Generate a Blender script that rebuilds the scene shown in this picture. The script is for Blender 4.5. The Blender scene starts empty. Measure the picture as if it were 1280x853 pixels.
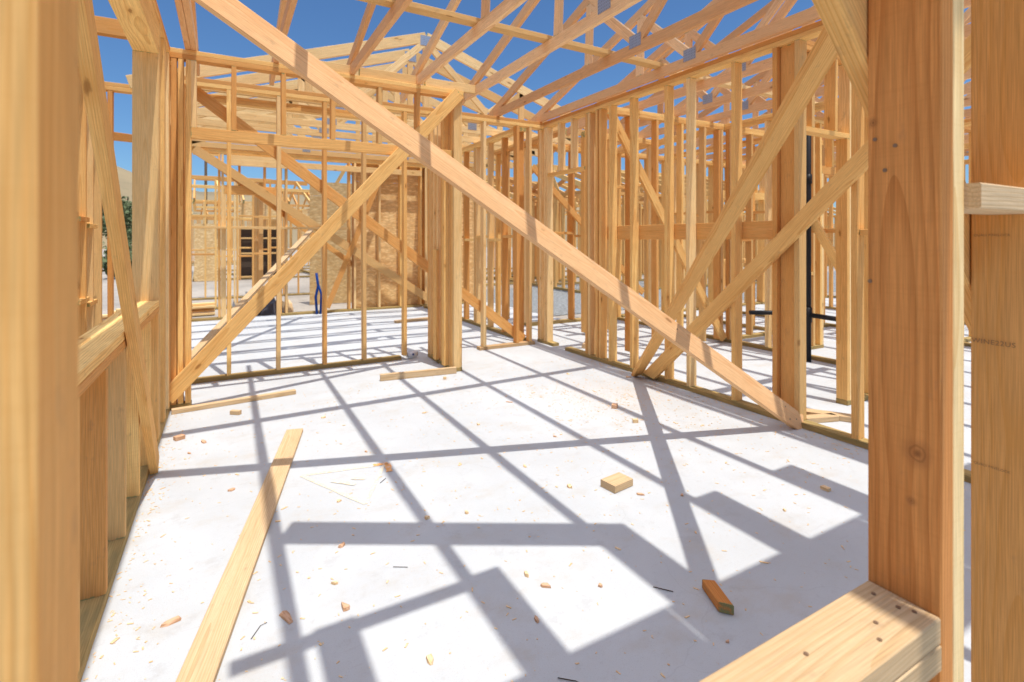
import bpy, math, random
from mathutils import Vector, Matrix
R = math.radians
rnd = random.Random(7)
scene = bpy.context.scene
col = scene.collection

# ------------------------------------------------------------------ materials
def newmat(name):
    m = bpy.data.materials.new(name); m.use_nodes = True
    nt = m.node_tree; nt.nodes.clear()
    out = nt.nodes.new('ShaderNodeOutputMaterial')
    b = nt.nodes.new('ShaderNodeBsdfPrincipled')
    nt.links.new(b.outputs[0], out.inputs[0])
    b.inputs['Roughness'].default_value = .75
    b.inputs['Specular IOR Level'].default_value = .12
    return m, nt, b
def N(nt, t, **kw):
    n = nt.nodes.new(t)
    for k, v in kw.items(): setattr(n, k, v)
    return n
def L(nt, a, b): nt.links.new(a, b)
def math_(nt, op, a, b=None, c=None, clamp=False):
    n = N(nt, 'ShaderNodeMath', operation=op); n.use_clamp = clamp
    for i, v in enumerate((a, b, c)):
        if v is None: continue
        if isinstance(v, (int, float)): n.inputs[i].default_value = v
        else: L(nt, v, n.inputs[i])
    return n.outputs[0]
def vmul(nt, a, v):
    n = N(nt, 'ShaderNodeVectorMath', operation='MULTIPLY'); L(nt, a, n.inputs[0]); n.inputs[1].default_value = v
    return n.outputs[0]
def noise(nt, vec, scale, detail=2, rough=.5):
    n = N(nt, 'ShaderNodeTexNoise'); L(nt, vec, n.inputs['Vector'])
    n.inputs['Scale'].default_value = scale; n.inputs['Detail'].default_value = detail
    n.inputs['Roughness'].default_value = rough
    return n
def smooth(nt, v, a, b, lo=0., hi=1.):
    n = N(nt, 'ShaderNodeMapRange', interpolation_type='SMOOTHSTEP'); L(nt, v, n.inputs[0])
    n.inputs[1].default_value = a; n.inputs[2].default_value = b
    n.inputs[3].default_value = lo; n.inputs[4].default_value = hi
    return n.outputs[0]
def mix(nt, f, a, b, mode='MIX'):
    n = N(nt, 'ShaderNodeMix', data_type='RGBA', blend_type=mode)
    if isinstance(f, (int, float)): n.inputs[0].default_value = f
    else: L(nt, f, n.inputs[0])
    for i, v in ((6, a), (7, b)):
        if isinstance(v, tuple): n.inputs[i].default_value = (*v, 1)
        else: L(nt, v, n.inputs[i])
    return n.outputs[2]

def wood_mat(name, light, dark, red, green=True, treated=False, knots=()):
    m, nt, b = newmat(name)
    at = N(nt, 'ShaderNodeAttribute', attribute_name='gc')
    en = N(nt, 'ShaderNodeAttribute', attribute_name='ends')
    gc = at.outputs['Vector']
    warp = noise(nt, vmul(nt, gc, (3, 3, 1.3)), 1.0, 2)
    wv = N(nt, 'ShaderNodeVectorMath', operation='MULTIPLY_ADD')
    L(nt, warp.outputs['Color'], wv.inputs[0]); wv.inputs[1].default_value = (.034, .034, 0); L(nt, gc, wv.inputs[2])
    sep = N(nt, 'ShaderNodeSeparateXYZ'); L(nt, wv.outputs[0], sep.inputs[0])
    r2 = math_(nt, 'SQRT', math_(nt, 'ADD', math_(nt, 'MULTIPLY', sep.outputs[0], sep.outputs[0]),
                                 math_(nt, 'MULTIPLY', sep.outputs[1], sep.outputs[1])))
    ring = math_(nt, 'FRACT', math_(nt, 'MULTIPLY', r2, 145.))
    ring = math_(nt, 'POWER', ring, 2.2)
    ring2 = smooth(nt, ring, .0, 1.0)
    fib = noise(nt, vmul(nt, gc, (420, 420, 9)), 1.0, 2, .6)
    blot = noise(nt, vmul(nt, gc, (9, 9, 1.6)), 1.0, 3, .55)
    se = N(nt, 'ShaderNodeSeparateXYZ'); L(nt, en.outputs['Vector'], se.inputs[0])
    tint = se.outputs[2]
    basec = mix(nt, math_(nt, 'MINIMUM', math_(nt, 'MAXIMUM', tint, 0.), 1.), light, red)
    vv = N(nt, 'ShaderNodeMapRange'); L(nt, tint, vv.inputs[0]); vv.inputs[1].default_value = -.25; vv.inputs[2].default_value = 1.25
    vv.inputs[3].default_value = 1.06; vv.inputs[4].default_value = .76
    vs_ = N(nt, 'ShaderNodeVectorMath', operation='SCALE'); L(nt, basec, vs_.inputs[0]); L(nt, vv.outputs[0], vs_.inputs['Scale']); basec = vs_.outputs[0]
    c1 = mix(nt, math_(nt, 'MULTIPLY', ring2, .55), basec, dark)
    c2 = mix(nt, smooth(nt, blot.outputs[0], .40, .72, 0, .34), c1, dark)
    fcol = N(nt, 'ShaderNodeMapRange'); L(nt, fib.outputs[0], fcol.inputs[0])
    fcol.inputs[1].default_value = .3; fcol.inputs[2].default_value = .7; fcol.inputs[3].default_value = .80; fcol.inputs[4].default_value = 1.12
    sc = N(nt, 'ShaderNodeVectorMath', operation='SCALE'); L(nt, c2, sc.inputs[0]); L(nt, fcol.outputs[0], sc.inputs['Scale'])
    cur = sc.outputs[0]
    # knots
    dirt0 = noise(nt, vmul(nt, gc, (60, 60, 30)), 1.0, 2)
    vo = N(nt, 'ShaderNodeTexVoronoi'); L(nt, vmul(nt, gc, (9, 9, 3.2)), vo.inputs['Vector']); vo.inputs['Scale'].default_value = 1.0
    kd = vo.outputs['Distance']
    sepc = N(nt, 'ShaderNodeSeparateColor'); L(nt, vo.outputs['Color'], sepc.inputs[0])
    sel = math_(nt, 'GREATER_THAN', sepc.outputs[0], .52)
    kn = math_(nt, 'MULTIPLY', smooth(nt, math_(nt, 'ADD', kd, math_(nt, 'MULTIPLY', math_(nt, 'SUBTRACT', dirt0.outputs[0], .5), .12)), .05, .12, 1, 0), sel)
    cur = mix(nt, math_(nt, 'MULTIPLY', kn, .8), cur, (.16, .065, .025))
    halo = math_(nt, 'MULTIPLY', smooth(nt, kd, .10, .30, .35, 0), sel)
    cur = mix(nt, halo, cur, dark)
    if knots:   # large knots on the face of this one post, in the object's own metres
        tcn = N(nt, 'ShaderNodeTexCoord'); so_ = N(nt, 'ShaderNodeSeparateXYZ'); L(nt, tcn.outputs['Object'], so_.inputs[0])
        wn = noise(nt, tcn.outputs['Object'], 60, 2)
        for (ky, kz, kr, ks) in knots:
            dy = math_(nt, 'SUBTRACT', so_.outputs[1], ky - .3965); dz_ = math_(nt, 'MULTIPLY', math_(nt, 'SUBTRACT', so_.outputs[2], kz), 1 / ks)
            dd = math_(nt, 'SQRT', math_(nt, 'ADD', math_(nt, 'MULTIPLY', dy, dy), math_(nt, 'MULTIPLY', dz_, dz_)))
            dd = math_(nt, 'ADD', dd, math_(nt, 'MULTIPLY', math_(nt, 'SUBTRACT', wn.outputs[0], .5), kr * .7))
            cur = mix(nt, smooth(nt, dd, kr * .9, kr * 2.6, .45, 0), cur, (.36, .14, .05))
            rg = math_(nt, 'ABSOLUTE', math_(nt, 'SUBTRACT', dd, kr * .95))
            cur = mix(nt, smooth(nt, rg, 0, kr * .25, .3, 0), cur, (.09, .035, .015))
            cur = mix(nt, smooth(nt, dd, 0, kr * .8, .6, 0), cur, (.12, .045, .02))
    saw = noise(nt, vmul(nt, gc, (6, 6, 190)), 1.0, 1)
    cur = mix(nt, smooth(nt, saw.outputs[0], .52, .68, 0, .09), cur, dark)
    # pencil smudges and site dirt
    dirt = noise(nt, vmul(nt, gc, (22, 22, 12)), 1.0, 4, .65)
    cur = mix(nt, smooth(nt, dirt.outputs[0], .60, .76, 0, .28), cur, (.24, .15, .10))
    if green:   # green end-sealer left by the mill
        e = math_(nt, 'MINIMUM', se.outputs[0], se.outputs[1])
        gn = noise(nt, vmul(nt, gc, (40, 40, 40)), 1.0, 2)
        ee = math_(nt, 'ADD', e, math_(nt, 'MULTIPLY', gn.outputs[0], .028))
        cur = mix(nt, smooth(nt, ee, .013, .019, .6, 0), cur, (.04, .24, .12))
    if treated:
        tn = noise(nt, vmul(nt, gc, (30, 30, 5)), 1.0, 3)
        cur = mix(nt, smooth(nt, tn.outputs[0], .35, .65, .15, .6), cur, (.20, .17, .075))
    L(nt, cur, b.inputs['Base Color'])
    bp = N(nt, 'ShaderNodeBump'); bp.inputs['Strength'].default_value = .25; bp.inputs['Distance'].default_value = .0012
    hh = math_(nt, 'ADD', math_(nt, 'MULTIPLY', fib.outputs[0], .7), math_(nt, 'MULTIPLY', ring2, -.5))
    L(nt, hh, bp.inputs['Height']); L(nt, bp.outputs[0], b.inputs['Normal'])
    return m
WOOD = wood_mat('fir', (.98, .655, .25), (.66, .30, .072), (.90, .455, .15))
WOODP = wood_mat('fir_pale', (.96, .72, .37), (.72, .41, .14), (.92, .59, .25))
POST = wood_mat('fir_knotty', (.86, .39, .125), (.48, .165, .04), (.78, .32, .09), knots=[(.378, .99, .010, 1.1), (.385, .917, .004, 1.), (.437, 1.49, .004, 1.2)])
WOODR = wood_mat('fir_rosy', (.97, .66, .36), (.72, .36, .145), (.92, .525, .25))
WOODL = wood_mat('fir_cut', (.68, .50, .30), (.50, .31, .14), (.62, .42, .23), green=False)
PT = wood_mat('treated', (.58, .40, .16), (.38, .24, .08), (.52, .33, .12), green=False, treated=True)

def simple(name, c, rough=.7, metal=0.):
    m, nt, b = newmat(name)
    tc = N(nt, 'ShaderNodeTexCoord'); n = noise(nt, tc.outputs['Object'], 30, 3)
    L(nt, mix(nt, math_(nt, 'MULTIPLY', n.outputs[0], .35), c, tuple(v * .6 for v in c)), b.inputs['Base Color'])
    b.inputs['Roughness'].default_value = rough; b.inputs['Metallic'].default_value = metal
    return m
m, nt, b = newmat('galvanised')
tc = N(nt, 'ShaderNodeTexCoord')
def grid(nt, P, ax, k):
    sp_ = N(nt, 'ShaderNodeSeparateXYZ'); L(nt, P, sp_.inputs[0]); return math_(nt, 'ABSOLUTE', math_(nt, 'SUBTRACT', math_(nt, 'FRACT', math_(nt, 'MULTIPLY', sp_.outputs[ax], k)), .5))
gx = math_(nt, 'ADD', grid(nt, tc.outputs['Object'], 0, 60), grid(nt, tc.outputs['Object'], 1, 60)); gz = grid(nt, tc.outputs['Object'], 2, 45)
f = math_(nt, 'MULTIPLY', math_(nt, 'LESS_THAN', gx, .33), math_(nt, 'LESS_THAN', gz, .28))
L(nt, mix(nt, f, (.44, .49, .56), (.13, .12, .13)), b.inputs['Base Color']); b.inputs['Roughness'].default_value = .45; b.inputs['Metallic'].default_value = .7
METAL = m
NAIL = simple('nail_steel', (.30, .20, .13), .45, .5)
ABS = simple('black_plastic', (.025, .025, .028), .4)
BLUE = simple('blue_plastic', (.01, .05, .24), .5)
BLUEL = simple('blue_film', (.05, .35, .55), .5)
INK = simple('ink', (.34, .19, .09), .9)
GREY = simple('grey_plastic', (.6, .62, .62), .5)
STEEL = simple('rebar', (.10, .07, .05), .8, .3)
TARP = simple('dark_sheet', (.10, .10, .12), .6)
TRUNK = simple('bark', (.12, .08, .05), .9)
GREENT = simple('green_tag', (.01, .17, .09), .6)
ROOM_SHADE = simple('dark_interior', (.10, .075, .055), .8)

def chip_mat(name, c, c2):
    m, nt, b = newmat(name)
    tc = N(nt, 'ShaderNodeTexCoord'); n = noise(nt, vmul(nt, tc.outputs['Object'], (30, 160, 160)), 1, 3)
    L(nt, mix(nt, smooth(nt, n.outputs[0], .35, .65), c, c2), b.inputs['Base Color']); return m
CHIPP = chip_mat('chip_pale', (.80, .60, .36), (.68, .44, .22))
CHIPR = chip_mat('chip_red', (.66, .42, .27), (.52, .29, .16))

def osb_mat(name, k=1.):
    m, nt, b = newmat(name)
    tc = N(nt, 'ShaderNodeTexCoord')
    w = noise(nt, tc.outputs['Object'], 6, 2)
    v = N(nt, 'ShaderNodeVectorMath', operation='MULTIPLY_ADD'); L(nt, w.outputs['Color'], v.inputs[0])
    v.inputs[1].default_value = (.12, .12, .12); L(nt, tc.outputs['Object'], v.inputs[2])
    vo = N(nt, 'ShaderNodeTexVoronoi'); L(nt, vmul(nt, v.outputs[0], (11, 11, 30)), vo.inputs['Vector']); vo.inputs['Scale'].default_value = 1
    s = N(nt, 'ShaderNodeSeparateColor'); L(nt, vo.outputs['Color'], s.inputs[0])
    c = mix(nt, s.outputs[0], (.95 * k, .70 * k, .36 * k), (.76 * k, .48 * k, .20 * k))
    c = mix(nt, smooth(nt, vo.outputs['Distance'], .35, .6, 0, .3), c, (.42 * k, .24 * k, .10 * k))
    L(nt, c, b.inputs['Base Color']); return m
OSB = osb_mat('osb'); OSB_SHADE = osb_mat('osb_shaded', .75)  # second one is a darker copy, shade put into its colour

# concrete slab
m, nt, b = newmat('concrete')
tc = N(nt, 'ShaderNodeTexCoord'); P = tc.outputs['Object']
n1 = noise(nt, P, 1.1, 5, .6); n2 = noise(nt, P, 35, 4, .7); n3 = noise(nt, P, 260, 2, .6)
n4 = noise(nt, vmul(nt, P, (1, 1.4, 1)), 3.2, 5, .65)
c = mix(nt, smooth(nt, n1.outputs[0], .3, .7), (.535, .56, .575), (.475, .495, .505))
c = mix(nt, smooth(nt, n4.outputs[0], .50, .72, 0, .6), c, (.47, .445, .40))
c = mix(nt, smooth(nt, n2.outputs[0], .56, .75, 0, .35), c, (.40, .40, .405))
c = mix(nt, smooth(nt, n3.outputs[0], .56, .74, 0, .5), c, (.36, .34, .34))
# boot scuffs, damp edges and curing marks
n5 = noise(nt, P, 6.5, 6, .72); n6 = noise(nt, vmul(nt, P, (1.0, .55, 1)), .55, 4, .55)
c = mix(nt, smooth(nt, n5.outputs[0], .57, .66, 0, .30), c, (.39, .385, .38))
c = mix(nt, smooth(nt, n6.outputs[0], .48, .52, 0, .16), c, (.42, .43, .44))
wr = noise(nt, P, 2.3, 3); wv_ = N(nt, 'ShaderNodeVectorMath', operation='MULTIPLY_ADD'); L(nt, wr.outputs['Color'], wv_.inputs[0]); wv_.inputs[1].default_value = (.5, .5, 0); L(nt, P, wv_.inputs[2])
ck = N(nt, 'ShaderNodeTexVoronoi', feature='DISTANCE_TO_EDGE'); L(nt, wv_.outputs[0], ck.inputs['Vector']); ck.inputs['Scale'].default_value = .55
c = mix(nt, smooth(nt, ck.outputs['Distance'], .0, .0018, .12, 0), c, (.20, .19, .18))
# sawdust patch by the right wall
vd = N(nt, 'ShaderNodeVectorMath', operation='DISTANCE'); L(nt, P, vd.inputs[0]); vd.inputs[1].default_value = (2.75, 3.35, 0)
dn = noise(nt, P, 120, 2, .7)
f = math_(nt, 'MULTIPLY', smooth(nt, vd.outputs['Value'], .1, .75, 1, 0), smooth(nt, dn.outputs[0], .50, .66, 0, .65))
c = mix(nt, f, c, (.55, .36, .18))
# sparse sawdust everywhere
dn2 = noise(nt, P, 70, 3, .75); dz = noise(nt, P, 1.7, 3)
f = math_(nt, 'MULTIPLY', smooth(nt, dz.outputs[0], .45, .65), smooth(nt, dn2.outputs[0], .62, .72, 0, .6))
c = mix(nt, f, c, (.62, .43, .25))
# hairline trowel scratches
sc1 = noise(nt, vmul(nt, P, (3, 26, 1)), 1.5, 3, .6)
c = mix(nt, smooth(nt, sc1.outputs[0], .66, .70, 0, .22), c, (.42, .40, .41))
L(nt, c, b.inputs['Base Color']); b.inputs['Roughness'].default_value = .8
bp = N(nt, 'ShaderNodeBump'); bp.inputs['Strength'].default_value = .25; bp.inputs['Distance'].default_value = .002
L(nt, math_(nt, 'ADD', n2.outputs[0], n3.outputs[0]), bp.inputs['Height']); L(nt, bp.outputs[0], b.inputs['Normal'])
CONC = m
m, nt, b = newmat('dirt')
tc = N(nt, 'ShaderNodeTexCoord'); P = tc.outputs['Object']
n1 = noise(nt, P, .35, 5, .6); n2 = noise(nt, P, 9, 5, .75)
c = mix(nt, smooth(nt, n1.outputs[0], .35, .65), (.42, .37, .31), (.31, .275, .235))
c = mix(nt, smooth(nt, n2.outputs[0], .5, .7, 0, .6), c, (.15, .13, .11))
L(nt, c, b.inputs['Base Color']); DIRT = m
m, nt, b = newmat('gravel')
tc = N(nt, 'ShaderNodeTexCoord'); P = tc.outputs['Object']
n1 = noise(nt, P, 14, 5, .8)
L(nt, mix(nt, smooth(nt, n1.outputs[0], .35, .65), (.30, .31, .30), (.13, .13, .13)), b.inputs['Base Color']); GRAVEL = m
m, nt, b = newmat('dry_hill')
tc = N(nt, 'ShaderNodeTexCoord'); P = tc.outputs['Object']
n1 = noise(nt, P, .03, 6, .6); n2 = noise(nt, P, .35, 4, .7)
c = mix(nt, smooth(nt, n1.outputs[0], .35, .65), (.30, .225, .125), (.22, .17, .10))
c = mix(nt, smooth(nt, n2.outputs[0], .62, .72, 0, .8), c, (.10, .12, .05))
L(nt, c, b.inputs['Base Color']); HILL = m
m, nt, b = newmat('leaf')
tc = N(nt, 'ShaderNodeTexCoord'); n1 = noise(nt, tc.outputs['Object'], .9, 4)
L(nt, mix(nt, n1.outputs[0], (.17, .20, .10), (.08, .11, .045)), b.inputs['Base Color']); LEAF = m
m, nt, b = newmat('yellow_paint')
tc = N(nt, 'ShaderNodeTexCoord'); n1 = noise(nt, tc.outputs['Object'], 70, 3, .7)
L(nt, mix(nt, smooth(nt, n1.outputs[0], .4, .65), (.72, .62, .44), (.66, .63, .60)), b.inputs['Base Color']); PAINT = m
m, nt, b = newmat('paint_shaded')
tc = N(nt, 'ShaderNodeTexCoord'); n1 = noise(nt, tc.outputs['Object'], 70, 3, .7)
L(nt, mix(nt, smooth(nt, n1.outputs[0], .45, .7), (.80, .38, .12), (.66, .58, .52)), b.inputs['Base Color']); PAINT_SHADE = m  # same paint in shadow, its shaded tone put into the colour

# ------------------------------------------------------------------ building helpers
def tag(o, label, cat, group=None, kind=None):
    if label: o['label'] = label
    if cat: o['category'] = cat
    if group: o['group'] = group
    if kind: o['kind'] = kind
    return o
def thing(name, label, cat, loc=(0, 0, 0), group=None, rz=0.):
    o = bpy.data.objects.new(name, None); col.objects.link(o)
    o.location = loc; o.rotation_euler.z = rz; o.empty_display_size = .2
    return tag(o, label, cat, group)
def link(name, me, mat, parent=None, org=(0, 0, 0)):
    if mat: me.materials.append(mat)
    o = bpy.data.objects.new(name, me); col.objects.link(o)
    if parent is not None: o.parent = parent
    else: o.location = org
    return o
def pmesh(name, verts, faces, mat, parent=None, loc=None):
    me = bpy.data.meshes.new(name); me.from_pydata([tuple(v) for v in verts], [], faces); me.update()
    o = link(name, me, mat, parent)
    if loc is not None: o.location = loc
    return o

def board_mesh(a, b, wv, w, t, org, cut=None, bow=0., tint=None, off=None):
    """timber from a to b; w measured along wv, t across; grain coordinates follow the length"""
    a = Vector(a); b = Vector(b); d = (b - a); Ln = d.length; d.normalize()
    wv = Vector(wv); wv = (wv - d * wv.dot(d)).normalized(); tv = d.cross(wv).normalized()
    ch = min(.0022, w * .08, t * .08)
    hw, ht = w / 2, t / 2
    sec = [(-hw + ch, -ht), (hw - ch, -ht), (hw, -ht + ch), (hw, ht - ch), (hw - ch, ht), (-hw + ch, ht), (-hw, ht - ch), (-hw, -ht + ch)]
    ox, oy, oz = rnd.choice((-1, 1)) * rnd.uniform(.0, .06), rnd.choice((-1, 1)) * rnd.uniform(.012, .07), rnd.uniform(0, 400)
    if off: ox, oy, oz = off
    if tint is None: tint = min(1.25, max(-.25, rnd.gauss(.45, .50)))
    segs = 1 if bow == 0 else 4
    vs, g, e = [], [], []
    for i in range(segs + 1):
        s = i / segs; c = a + d * (Ln * s) + tv * (bow * 4 * s * (1 - s))
        for (x, y) in sec:
            off = (cut[0] if i == 0 else cut[1]) * x if cut and i in (0, segs) else 0
            p = c + wv * x + tv * y + d * off
            vs.append(p - org); g.append((x + ox, y + oy, Ln * s + off + oz)); e.append((Ln * s, Ln * (1 - s), tint))
    fs = []
    for i in range(segs):
        for k in range(8):
            k2 = (k + 1) % 8; fs.append((i * 8 + k, i * 8 + k2, (i + 1) * 8 + k2, (i + 1) * 8 + k))
    fs.append(tuple(range(7, -1, -1))); fs.append(tuple(segs * 8 + k for k in range(8)))
    me = bpy.data.meshes.new('timber'); me.from_pydata([tuple(v) for v in vs], [], fs); me.update()
    A = me.attributes.new('gc', 'FLOAT_VECTOR', 'POINT'); A.data.foreach_set('vector', [q for v in g for q in v])
    A = me.attributes.new('ends', 'FLOAT_VECTOR', 'POINT'); A.data.foreach_set('vector', [q for v in e for q in v])
    return me
def board(name, a, b, wv, w, t, parent=None, mat=None, **kw):
    org = Vector(parent.location) if parent is not None else (Vector(a) + Vector(b)) / 2
    me = board_mesh(a, b, wv, w, t, org, **kw)
    return link(name, me, mat or WOOD, parent, org)
T2 = .038; W4 = .089; W6 = .140
ZS, ZT = .038, 2.70      # stud foot / stud top (plates 2.70 - 2.776)
JOINT = .0008
def wall(name, label, axis, c, d, a0, a1, studs=(), blk=(), sole=True, top=True, z1=ZT, base=0., group=None, openings=(), mat=None):
    """a stud wall: axis 'X' or 'Y', near face at c, depth d.  studs: list of centre positions.
    openings: (u0,u1,sill or None,head) -> trimmers, header, sill, cripples"""
    def P(u, w, z): return (u, w, z + base) if axis == 'X' else (w, u, z + base)
    cc = c + d / 2
    along = Vector((1, 0, 0)) if axis == 'X' else Vector((0, 1, 0)); acr = Vector((0, 1, 0)) if axis == 'X' else Vector((1, 0, 0))
    root = thing(name, label, 'wall frame', P((a0 + a1) / 2, cc, 0), group)
    doors = [o for o in openings if o[2] is None]
    if sole:
        segs, u = [], a0
        for o in sorted(doors): segs.append((u, o[0])); u = o[1]
        segs.append((u, a1))
        for (s0, s1) in segs:
            if s1 - s0 > .05: board('sole_plate', P(s0, cc, T2 / 2), P(s1, cc, T2 / 2), acr, d, T2 - JOINT, root, PT)
    if top:
        for k in range(2):
            board('top_plate', P(a0, cc, z1 + T2 * (k + .5)), P(a1, cc, z1 + T2 * (k + .5)), acr, d - .001 * k, T2 - JOINT, root, mat)
    def st(nm, u, zz0, zz1):
        j = rnd.uniform(-.003, .003); k = rnd.uniform(-.0015, .0015)
        board(nm, P(u + j, cc + k, zz0), P(u + j + rnd.uniform(-.004, .004), cc + k, zz1), acr, d - .002, T2 - .0015, root, mat or (WOODP if rnd.random() < .42 else WOOD),
              bow=rnd.uniform(-.004, .004) if zz1 - zz0 > 1.5 else 0)
    for u in studs:
        if any(o[0] < u < o[1] for o in openings): continue
        st('stud', u, ZS, z1)
    for bz in blk:
        ss = sorted(u for u in studs if not any(o[0] - .08 < u < o[1] + .08 for o in openings))
        for i, (u0, u1) in enumerate(zip(ss, ss[1:])):
            if .15 < u1 - u0 < .62:
                zz = bz + (.045 if i % 2 else 0)
                board('blocking', P(u0 + .02, cc, zz), P(u1 - .02, cc, zz), acr, d - .006, T2, root)
    for (u0, u1, sill, head, hh) in openings:
        z0 = ZS
        for s, uu in ((-1, u0), (1, u1)):
            st('trimmer', uu + s * T2 / 2, ZS, head); st('stud', uu + s * T2 * 1.5, ZS, z1)
        if hh:
            board('header', P(u0 - T2 + .001, cc, head + hh / 2), P(u1 + T2 - .001, cc, head + hh / 2), (0, 0, 1), hh, d - .004 if hh > .1 else d - .003, root)
            nc = max(2, int(round((u1 - u0) / .406)))
            if z1 - head - hh > .08:
                for i in range(nc): st('cripple', u0 + (u1 - u0) * (i + .5) / nc, head + hh, z1)
        if sill:
            for k in range(2):
                board('sill', P(u0, cc, sill - T2 * (k + .5)), P(u1, cc, sill - T2 * (k + .5)), acr, d, T2 - JOINT, root)
            nc = max(2, int(round((u1 - u0) / .406)) + 1)
            for i in range(nc): st('cripple', u0 + .02 + (u1 - u0 - .04) * i / (nc - 1), ZS, sill - 2 * T2)
    return root, P, st
def rng(a, b, s=.406):
    out = []
    while a <= b + 1e-6: out.append(a); a += s
    return out

# ------------------------------------------------------------------ setting
def structure(o): o['kind'] = 'structure'; return o
gv, gf = [], []
n = 60; S = 1600.
for j in range(n + 1):
    for i in range(n + 1):
        x = ((i / n) * 2 - 1); y = ((j / n) * 2 - 1)
        x = math.copysign(abs(x) ** 2.2, x) * S; y = math.copysign(abs(y) ** 2.2, y) * S
        gv.append((x, y, -.16))
for j in range(n):
    for i in range(n): a = j * (n + 1) + i; gf.append((a, a + 1, a + n + 2, a + n + 1))
structure(pmesh('ground', gv, gf, DIRT))
def slabbox(name, x0, x1, y0, y1, z0, z1, mat):
    v = [(x0, y0, z0), (x1, y0, z0), (x1, y1, z0), (x0, y1, z0), (x0, y0, z1), (x1, y0, z1), (x1, y1, z1), (x0, y1, z1)]
    return pmesh(name, v, [(3, 2, 1, 0), (4, 5, 6, 7), (0, 1, 5, 4), (1, 2, 6, 5), (2, 3, 7, 6), (3, 0, 4, 7)], mat)
structure(slabbox('floor_slab', -1.25, 12.2, -2.6, 6.78, -.25, 0, CONC))
structure(slabbox('floor_slab', -1.25, 4.8, 6.78, 9.75, -.25, -.0002, CONC))
# gravel yard behind the house
structure(pmesh('gravel_yard', [(3.5, 8.2, -.15), (40, 8.2, -.15), (40, 13.5, -.15), (3.5, 13.5, -.15)], [(0, 1, 2, 3)], GRAVEL))
# hills
hv, hf = [], []
nx, ny = 90, 16
def hillh(az, t):
    h = 26 + 9 * math.sin(az * 3.1 + .6) + 5 * math.sin(az * 8.3 + 2) + 2.5 * math.sin(az * 21)
    h *= 1 - .55 * min(1, max(0, (az + .28) / .25))
    return h * math.sin(min(1, t) * math.pi / 2) ** 1.3
for i in range(nx + 1):
    az = -1.7 + 3.4 * i / nx
    for j in range(ny + 1):
        t = j / ny; r = 95 + 90 * t
        hv.append((math.sin(az) * r, math.cos(az) * r, -.4 + hillh(az, t) + rnd.uniform(-.4, .4) * t))
for i in range(nx):
    for j in range(ny): a = i * (ny + 1) + j; hf.append((a, a + 1, a + ny + 2, a + ny + 1))
ho = structure(pmesh('hills', hv, hf, HILL))
for p in ho.data.polygons: p.use_smooth = True

# ------------------------------------------------------------------ right wall of the room
XR = 3.48
root, P, st = wall('stud_wall', 'long stud wall on the right of the room, studs on a treated plate with braces leaning on it', 'Y', XR, W4, .46, 5.60,
    studs=[4.58, 4.535, 4.40, 4.345, 4.20 - .02, 3.86, 3.40, 3.14, 2.695, 2.345, 2.175, 1.80, 1.40, 1.0, .60, 5.575, 5.54, 5.39, 5.43],
    openings=())
# doorway break in the sole plate
for o in list(root.children):
    if o.name.startswith('sole_plate'): bpy.data.objects.remove(o)
board('sole_plate', (XR + W4 / 2, .46, T2 / 2), (XR + W4 / 2, 4.99, T2 / 2), (1, 0, 0), W4, T2 - JOINT, root, PT)
board('sole_plate', (XR + W4 / 2, 5.24, T2 / 2), (XR + W4 / 2, 5.60, T2 / 2), (1, 0, 0), W4, T2 - JOINT, root, PT)
board('header', (XR + W4 / 2, 4.61, 2.105), (XR + W4 / 2, 5.37, 2.105), (1, 0, 0), W4 - .004, T2, root)
for u in (4.86, 5.12): st('cripple', u, 2.124, ZT)
board('infill_stud', (XR + .055, 2.26, ZS), (XR + .055, 2.26, ZT), (0, 1, 0), .12, T2, root, tint=.9)
board('ledger_board', (3.572 + T2 / 2, 2.38, 1.376), (3.572 + T2 / 2, 4.33, 1.376), (0, 0, 1), W6, T2, root, tint=.75)
for u in (3.86, 3.40):   # nail heads omitted on studs that sit far away
    pass
board('blocking', (XR + .06, 1.43, 1.35), (XR + .06, 1.78, 1.35), (1, 0, 0), .07, T2, root)

# ------------------------------------------------------------------ left wall (2x6) with window opening
root, P, st = wall('window_wall', 'left exterior wall frame with a wide window opening, deep sill and cripple studs below it', 'Y', -.516, W6, .46, 4.70,
    studs=[4.30, 4.38, 4.62, 4.665, .55, .9], openings=[(1.10, 3.96, .918, 2.49, .208)])
# ------------------------------------------------------------------ closet front (header with cripples, no studs)
YC = 4.70
root, P, st = wall('closet_front', 'wide closet opening at the back left, flat header with short cripples above it', 'X', YC, W4, -.5, 2.06, studs=[-.355, -.312, -.262], sole=False)
board('sole_plate', (-.50, YC + W4 / 2, T2 / 2), (-.24, YC + W4 / 2, T2 / 2), (0, 1, 0), W4, T2 - JOINT, root, PT)
board('header', (-.243, YC + .019, 2.135), (1.93, YC + .019, 2.135), (0, 0, 1), W4, T2, root, tint=.5)
for u in (-.222,): st('trimmer', u, 2.18, ZT)
for u in (.055, .42, .82, 1.23, 1.59): st('cripple', u, 2.18, ZT)
# closet back wall
root, P, st = wall('closet_back_wall', 'thin back wall of the closet with five widely spaced studs on a treated plate', 'X', 5.46, W4, -.376, 3.48,
    studs=[-.345, .02, .44, .87, 1.27, 1.70, 2.67, 3.11, 3.30], sole=False)
board('sole_plate', (-.376, 5.46 + W4 / 2, T2 / 2), (1.66, 5.46 + W4 / 2, T2 / 2), (0, 1, 0), W4, T2 - JOINT, root, PT)
board('sole_plate', (2.60, 5.46 + W4 / 2, T2 / 2), (3.36, 5.46 + W4 / 2, T2 / 2), (0, 1, 0), W4, T2 - JOINT, root, WOODL)
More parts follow.
